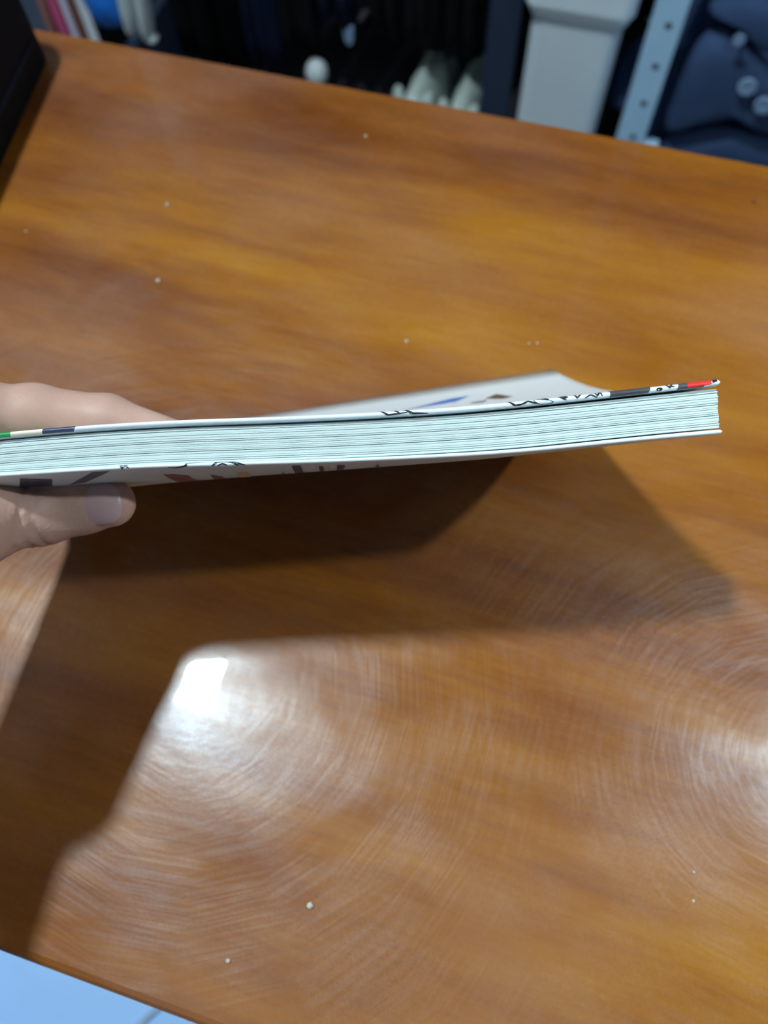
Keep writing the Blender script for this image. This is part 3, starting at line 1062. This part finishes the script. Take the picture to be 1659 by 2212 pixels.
# rail that carries the clothes
rl = empty('garment_rail', (0, YG, 0))
MB().tube([(-0.95, YG, 1.44), (0.95, YG, 1.44)], .0095, 14).build('rail', M['chair_leg'], rl, True)
for x in (-.95, .95):
    MB().tube([(x, YG, 0), (x, YG, 1.44)], .011, 12).build('upright', M['chair_leg'], rl, True)
    MB().tube([(x, YG - .18, .012), (x, YG + .18, .012)], .012, 12).build('foot', M['chair_leg'], rl, True)
MB().tube([(-0.95, YG, 1.40), (-0.95, .955, 1.40), (-0.93, .945, 1.40), (-0.45, .945, 1.40)], .006, 12).build('front_arm', M['chair_leg'], rl, True)
tag(rl, 'steel garment rail carrying the dark clothes behind the table', 'rail')

Z1 = 1.31
gs = [(334, 417, .05, 'blackcloth', 'black garment hanging next to the white sleeves'),
      (420, 524, .04, 'blackcloth', 'black coat hanging left of the long navy coat'),
      (527, 604, .05, 'navy', 'long navy coat hanging in the middle of the dark clothes'),
      (607, 688, .09, 'blackcloth', 'black coat hanging right of the long navy coat above the bottle'),
      (691, 774, .16, 'navy', 'short navy garment beside the shiny zip pull'),
      (777, 868, .15, 'blackcloth', 'black coat hanging above the left cream shoe'),
      (871, 958, .14, 'blackcloth', 'black coat hanging above the gap between the cream shoes'),
      (961, 1046, .14, 'blackcloth', 'black coat hanging next to the dark slate post')]
for k, (a, b, z0, mt, lb) in enumerate(gs):
    hanging('hanging_coat', gx(a, 60), gx(b, 60), YG, z0, Z1, M[mt], lb, 'coat', 'dark clothes on the rail', folds=3 + k % 3, amp=.010, seed=k, hem=(lambda a_: .02 * math.sin(3 * a_)))


# zip end / tag
def zip_end():
    c = AY(754, 60, 1.20); d = AY(757, 92, 1.20)
    r = mesh_obj('zip_pull', *wedge(c, d, .0085, .003, .006), M['button'])
    tag(r, 'small shiny pale blue zip pull hanging among the dark clothes', 'zip pull')
    c = AY(790, 22, 1.20); d = AY(777, 44, 1.20)
    r = mesh_obj('grey_tag', *wedge(c, d, .005, .004, .002), M['ink_grey'])
    tag(r, 'small grey garment tag right of the shiny zip pull', 'tag')


def wedge(a, b, w0, w1, tk):
    a, b = np.array(a), np.array(b); v = []
    for p, w in ((a, w0), (a * .35 + b * .65, w0 * .9), (b, w1)):
        v += [p + np.array([-w, -tk, 0]), p + np.array([w, -tk, 0]), p + np.array([w * .7, tk, 0]), p + np.array([-w * .7, tk, 0])]
    f = grid_faces(3, 4, True) + [(3, 2, 1, 0), (8, 9, 10, 11)]
    return v, f


zip_end()


# white sleeves
def sleeves():
    y0 = .945
    r = empty('white_shirt', AY(300, 60, y0))
    for (p, q, w) in (((262, -60), (290, 74), .020), ((298, -60), (322, 86), .018)):
        a = AY(*p, y0); top = a + np.array([0, 0, 1.39 - a[2]]); b = AY(*q, y0)
        pts = [top, a, lerp3(a, b, .6), lerp3(a, b, .85), lerp3(a, b, .97), b]
        MB().tube(pts, [w * 1.0, w * .95, w * .9, w * .82, w * .6, w * .15], 16, True, .6).build('sleeve', M['sole'], r, True)
    b = AY(322, 70, y0); c = AY(332, 92, y0)
    MB().tube([b, lerp3(b, c, .5), c], [.004, .011, .006], 12).build('cuff_button_tab', M['sole'], r, True)
    tag(r, 'white shirt sleeves hanging left of the dark clothes', 'shirt')
    a, b = AY(350, 60, 1.14), AY(352, 120, 1.14)
    MB2 = MB().tube([a, lerp3(a, b, .1), lerp3(a, b, .9), b], [.005, .0085, .0085, .005], 10, True, .5)
    tag(MB2.build('grey_strap', M['ink_slate'], None, True), 'short grey-blue strap end beside the white shirt sleeves', 'strap')


sleeves()

# low cabinet with leaning books at the left
YS = 0.98
zs = 0.195
MBc = empty('low_shelf', (gx(230, 60, YS), YS + .12, 0))
xa, xb = gx(60, 60, YS) - .12, gx(232, 60, YS)
MB().box((xa, YS - .01, zs - .018), (xb, YS + .185, zs)).build('shelf_board', M['slate'], MBc)
for x in (xa, xb - .018):
    MB().box((x, YS - .01, 0), (x + .018, YS + .185, zs - .0182)).build('side_panel', M['slate'], MBc)
tag(MBc, 'low dark shelf behind the table carrying the leaning books', 'shelf')

M['pink'] = simple('pink_cover', (0.62, 0.10, 0.25), 0.5, 0.12, 30)
M['rosebrown'] = simple('brown_pink_cover', (0.33, 0.15, 0.13), 0.5, 0.12, 30)
M['lav'] = simple('lavender_white_cover', (0.72, 0.70, 0.92), 0.5, 0.06, 30)
M['brown'] = simple('brown_cover', (0.20, 0.075, 0.055), 0.5, 0.12, 30)
M['paperw'] = simple('bluish_white_cover', (0.80, 0.88, 1.0), 0.5, 0.05, 30)
M['blueplastic'] = simple('bright_blue_plastic', (0.015, 0.16, 0.62), 0.3, 0.25, 14)


def leaning_book(p_top, p_bot, th_, mat, label, y0=YS):
    a, b = AY(*p_top, y0), AY(*p_bot, y0)
    dirv = (a - b) / np.linalg.norm(a - b)
    # extend down to the shelf board and up out of view
    lo = b + dirv * ((zs + .001 + th_ * .5 * abs(dirv[0]) - b[2]) / dirv[2])
    hi = lo + dirv * 0.245
    s = np.array([dirv[2], 0, -dirv[0]]); dp = np.array([0, 1.0, 0])
    r = empty('notebook', lo)
    def bx(o0, o1, d0, d1, l0, l1):
        L_ = 0.245
        v = []
        for l in (l0, l1):
            for (s_, d_) in ((o0, d0), (o1, d0), (o1, d1), (o0, d1)):
                v.append(lo + dirv * l + s * s_ + dp * d_)
        return v, [(0, 1, 2, 3), (7, 6, 5, 4), (0, 4, 5, 1), (1, 5, 6, 2), (2, 6, 7, 3), (3, 7, 4, 0)]
    h_ = th_ / 2
    mb = MB(); mb.add(*bx(-h_, -h_ + .0015, 0, .17, 0, .245)); mb.add(*bx(h_ - .0015, h_, 0, .17, 0, .245)); mb.add(*bx(-h_ + .0015, h_ - .0015, 0, .0015, 0, .245))
    mb.build('cover', M[mat], r)
    mb = MB(); mb.add(*bx(-h_ + .0016, h_ - .0016, .0016, .166, .002, .243)); mb.build('pages', M['crumb'], r)
    tag(r, label, 'book', 'leaning notebooks')


for a, b, w, mt, lb in (((86, 0), (108, 60), .012, 'rosebrown', 'brownish pink notebook leaning nearest the black case'),
                        ((110, 0), (133, 60), .015, 'pink', 'thick pink notebook leaning on the low shelf'),
                        ((133, 0), (157, 62), .011, 'lav', 'thin lavender-white notebook leaning beside the pink one'),
                        ((151, 0), (175, 64), .014, 'brown', 'brown notebook leaning between two white ones'),
                        ((172, 0), (197, 66), .016, 'paperw', 'bluish white notebook leaning between the brown and the thin dark one'),
                        ((186, 0), (211, 68), .004, 'blackcloth', 'thin dark notebook at the right end of the leaning row')):
    leaning_book(a, b, w, mt, lb)

# blue bag / ball on the shelf end
def blue_thing():
    c = AY(224, -12, .945)
    bm = bmesh.new(); bmesh.ops.create_uvsphere(bm, u_segments=28, v_segments=18, radius=1)
    for v in bm.verts:
        d = v.co.copy()
        k = 1 + .06 * math.sin(5 * d.x + 3 * d.z) + .05 * math.sin(7 * d.y - 4 * d.x)
        v.co = Vector((c[0] + d.x * .029 * k, c[1] + d.y * .03 * k, c[2] + d.z * .045 * k))
    mb = MB(); mb.frombm(bm)
    r = empty('blue_bag', c)
    mb.build('bag_body', M['blueplastic'], r, True)
    MB().tube([c + np.array([0, 0, .04]), c + np.array([0, 0, .06]), c + np.array([.004, 0, .09])], [.012, .006, .014], 12).build('tied_neck', M['blueplastic'], r, True)
    MB().tube([c + np.array([.004, 0, .088]), c + np.array([.004, 0, .3]), (c[0] + .004, .945, 1.3935)], .0012, 6).build('string', M['ink_grey'], r, True)
    tag(r, 'bright blue plastic bag hanging behind the leaning notebooks', 'bag')


blue_thing()


# shoes
def shoe(px, py, y0, width, label, tilt=0.0, seed=0):
    rnd = random.Random(seed)
    b = AY(px, py, y0); x = b[0]; L = 0.25
    r = empty('shoe', (x, y0 + .1, 0))
    prof = [(0.0, .34, .085, .25), (.02, .40, .095, .2), (.07, .43, .088, .1), (.12, .46, .075, 0), (.17, .50, .058, 0), (.21, .46, .048, 0), (.24, .32, .036, 0), (.25, .16, .026, 0)]
    n = 16; vv = []
    for (l, w, ht, _) in prof:
        for k in range(n):
            a = math.pi * 2 * k / n
            vx = math.cos(a) * w * width; vz = math.sin(a)
            z = .02 + (ht * vz if vz > 0 else 0.004 * vz)
            vv.append((x + vx, y0 + l, z + .002))
    fs = grid_faces(len(prof), n, True) + [tuple(range(n)), tuple((len(prof) - 1) * n + k for k in range(n))]
    mesh_obj('upper', vv, fs, M['shoe'], r, True)
    vv = []
    for l, w, ht, _ in prof:
        l2 = (l - .125) * 1.04 + .125
        for (s, z) in ((-1, .0), (1, .0), (1, .019), (-1, .019)):
            vv.append((x + s * (w * width + .004), y0 + l2, z + .0005))
    fs = grid_faces(len(prof), 4, True) + [(3, 2, 1, 0), tuple((len(prof) - 1) * 4 + k for k in range(4))]
    mesh_obj('sole', vv, fs, M['sole'], r, False)
    # padded collar with raised tabs, turned to the camera
    for sg in (-1, 1):
        pts = [(x + sg * .30 * width, y0 + .012, .060), (x + sg * .36 * width, y0 + .016, .090), (x + sg * .40 * width, y0 + .022, .110), (x + sg * .41 * width, y0 + .024, .118)]
        MB().tube(pts, [.010, .010, .009, .004], 10).build('collar_side', M['shoe'], r, True)
    MB().tube([(x, y0 + .09, .07), (x, y0 + .072, .098), (x, y0 + .068, .106)], [.016, .017, .008], 12, True, .4).build('tongue', M['shoe'], r, True)
    for k in range(3):
        y = y0 + .10 + .03 * k
        MB().tube([(x - .2 * width, y, .088 - .012 * k), (x, y + .004, .098 - .012 * k), (x + .2 * width, y, .088 - .012 * k)], .003, 8).build('lace', M['sole'], r, True)
    MB().box((x - .05 * width, y0 - .008, .03), (x + .05 * width, y0 - .002, .11), .002).build('heel_tab', M['sole'], r)
    tag(r, label, 'shoe', 'cream shoes under the dark clothes')


shoe(886, 190, 1.13, .068, 'cream shoe on the floor, left one of the pair under the coats', seed=1)
shoe(988, 190, 1.12, .068, 'cream shoe on the floor, right one of the pair beside the slate post', seed=2)


# small white cap on the floor level
def cap():
    c = AY(683, 146, 1.14)
    r = empty('bottle', (c[0], c[1], 0))
    vv, n = [], 20
    prof = [(0.0, .017), (.006, .019), (.016, .019), (.024, .016), (.030, .010), (.032, .003)]
    vv = [(c[0] + rr * math.cos(6.2832 * k / n), c[1] + rr * math.sin(6.2832 * k / n), c[2] - .02 + z) for z, rr in prof for k in range(n)]
    mesh_obj('cap', vv, grid_faces(len(prof), n, True) + [tuple(range(n)), tuple((len(prof) - 1) * n + k for k in range(n))], M['sole'], r, True)
    MB().tube([(c[0], c[1], 0.0005), (c[0], c[1], .004), (c[0], c[1], .01), (c[0], c[1], c[2] - .0205)], [.03, .03, .016, .014], 20).build('bottle_body', M['slate'], r, True)
    tag(r, 'small dome-shaped white cap of a dark bottle under the coats', 'bottle')


cap()


# blue coat with buttons on the right, draped over a stack
def blue_coat():
    y0 = 1.06
    r = empty('blue_coat', AY(1560, 250, y0))
    nu, nv = 60, 50
    x0, x1 = gx(1412, 200, y0 + .03), gx(1659, 200, y0) + .22
    zb, zt = 0.16, 0.86
    rnd = random.Random(5)
    F_, B_ = [], []
    for i in range(nu):
        a = i / (nu - 1)
        for j in range(nv):
            q = j / (nv - 1)
            x = x0 + (x1 - x0) * a + .03 * (1 - q) * (a - .3)
            z = zb + (zt - zb) * q
            f = .022 * math.sin(9 * a + 7 * q) + .014 * math.sin(17 * a - 11 * q + 1) + .010 * math.sin(24 * q + 5 * a)
            f += .03 * math.exp(-((a - .62 - .25 * (q - .4)) / .05) ** 2)
            F_.append((x, y0 + .05 - f + .12 * q, z)); B_.append((x, y0 + .14 + .10 * q, z))
    ng = nu * nv; fs = grid_faces(nu, nv) + [tuple(k + ng for k in f[::-1]) for f in grid_faces(nu, nv)]
    bd = [i * nv for i in range(nu)] + [(nu - 1) * nv + j for j in range(1, nv)] + [i * nv + nv - 1 for i in range(nu - 2, -1, -1)] + [j for j in range(nv - 2, 0, -1)]
    for a, b in zip(bd, bd[1:] + bd[:1]): fs.append((a, b, b + ng, a + ng))
    mesh_obj('coat_body', F_ + B_, fs, M['navy_coat'], r, True)
    # folded flap with a crisp edge across the front
    def flap(pix, name, dy, tk=.012):
        pts = [AY(p[0], p[1], y0 + dy) for p in pix]
        c = sum(pts) / len(pts)
        n = len(pts); v = []
        for p in pts: v.append(p)
        for p in pts: v.append(c + (p - c) * .82 + np.array([0, -tk, 0]))
        for p in pts: v.append(p + np.array([0, .05, 0]))
        v.append(c + np.array([0, -tk * 1.4, 0]))
        f = [(k, (k + 1) % n, n + (k + 1) % n, n + k) for k in range(n)]
        f += [(k, (k + 1) % n, 2 * n + (k + 1) % n, 2 * n + k) for k in range(n)]
        f += [(n + k, n + (k + 1) % n, 3 * n) for k in range(n)]
        f.append(tuple(2 * n + k for k in range(n)))
        o = mesh_obj(name, v, f, M['navy_coat'], r, True)
        md = o.modifiers.new('soft', 'SUBSURF'); md.levels = 2; md.render_levels = 2
        return o
    flap([(1500, 90), (1560, 70), (1625, 115), (1700, 200), (1720, 300), (1648, 290), (1612, 245), (1540, 265), (1480, 275), (1420, 300), (1440, 230), (1470, 160)], 'front_flap', -.02)
    flap([(1400, 330), (1450, 300), (1540, 290), (1600, 275), (1640, 300), (1720, 330), (1720, 420), (1400, 400)], 'hem_fold', -.005)
    flap([(1500, 20), (1560, 30), (1600, 60), (1640, 110), (1720, 130), (1720, 20), (1600, -30)], 'collar', -.012)
    for (px, py, rr) in ((1614, 186, .0125), (1650, 226, .0125), (1597, 84, .0075)):
        c = AY(px, py, y0 - .042)
        prof = [(0, .7), (.0015, 1.0), (.0035, 1.0), (.0045, .85), (.0035, .62), (.003, .2)]
        n = 20; vv = []
        for d_, q in prof:
            for k in range(n): vv.append((c[0] + rr * q * math.cos(6.2832 * k / n), c[1] - d_, c[2] + rr * q * math.sin(6.2832 * k / n)))
        b = mesh_obj('button', vv, grid_faces(len(prof), n, True) + [tuple(range(n)), tuple((len(prof) - 1) * n + k for k in range(n))], M['button'], r, True)
        MB().tube([c + np.array([0, -.001, 0]), c + np.array([0, .02, 0])], rr * .3, 8).build('shank', M['navy'], b)
    tag(r, 'blue coat with round pearly buttons bunched beside the pale blue post', 'coat')
    # dark blue garment between bin and post
    nm = empty('blue_trousers', AY(1340, 200, 1.16))
    pts = [AY(1402, 90, 1.16), AY(1380, 130, 1.15), AY(1362, 175, 1.14), AY(1352, 210, 1.13), AY(1375, 226, 1.13)]
    MB().tube(pts, [.016, .028, .030, .024, .018], 20).build('folded_leg', M['navy_coat'], nm, True)
    pts = [AY(1402, 110, 1.21), AY(1388, 160, 1.21), AY(1382, 220, 1.20)]
    MB().tube(pts, [.03, .032, .026], 20).build('folded_leg', M['navy'], nm, True)
    tag(nm, 'dark blue folded trousers bunched between the white bin and the pale post', 'trousers')


blue_coat()
# black curtain added in front of the wall to keep the back of the rack dark
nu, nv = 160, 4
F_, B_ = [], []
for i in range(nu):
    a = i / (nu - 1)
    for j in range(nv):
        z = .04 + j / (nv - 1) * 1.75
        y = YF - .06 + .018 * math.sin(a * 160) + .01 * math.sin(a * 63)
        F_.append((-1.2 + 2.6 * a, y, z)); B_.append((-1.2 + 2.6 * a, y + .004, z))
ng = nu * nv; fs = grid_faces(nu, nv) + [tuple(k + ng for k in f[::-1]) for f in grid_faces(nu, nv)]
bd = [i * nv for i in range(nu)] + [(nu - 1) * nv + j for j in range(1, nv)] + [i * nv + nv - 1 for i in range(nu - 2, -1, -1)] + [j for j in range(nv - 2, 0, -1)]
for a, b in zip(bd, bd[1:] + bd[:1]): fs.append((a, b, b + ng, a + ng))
cu = empty('added_curtain', (0.1, YF - .06, 0))
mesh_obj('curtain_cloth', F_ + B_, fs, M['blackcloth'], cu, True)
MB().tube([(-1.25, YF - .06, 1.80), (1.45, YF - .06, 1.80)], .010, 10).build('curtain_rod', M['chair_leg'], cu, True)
tag(cu, 'added black curtain along the wall, darkening the back of the rack', 'curtain')
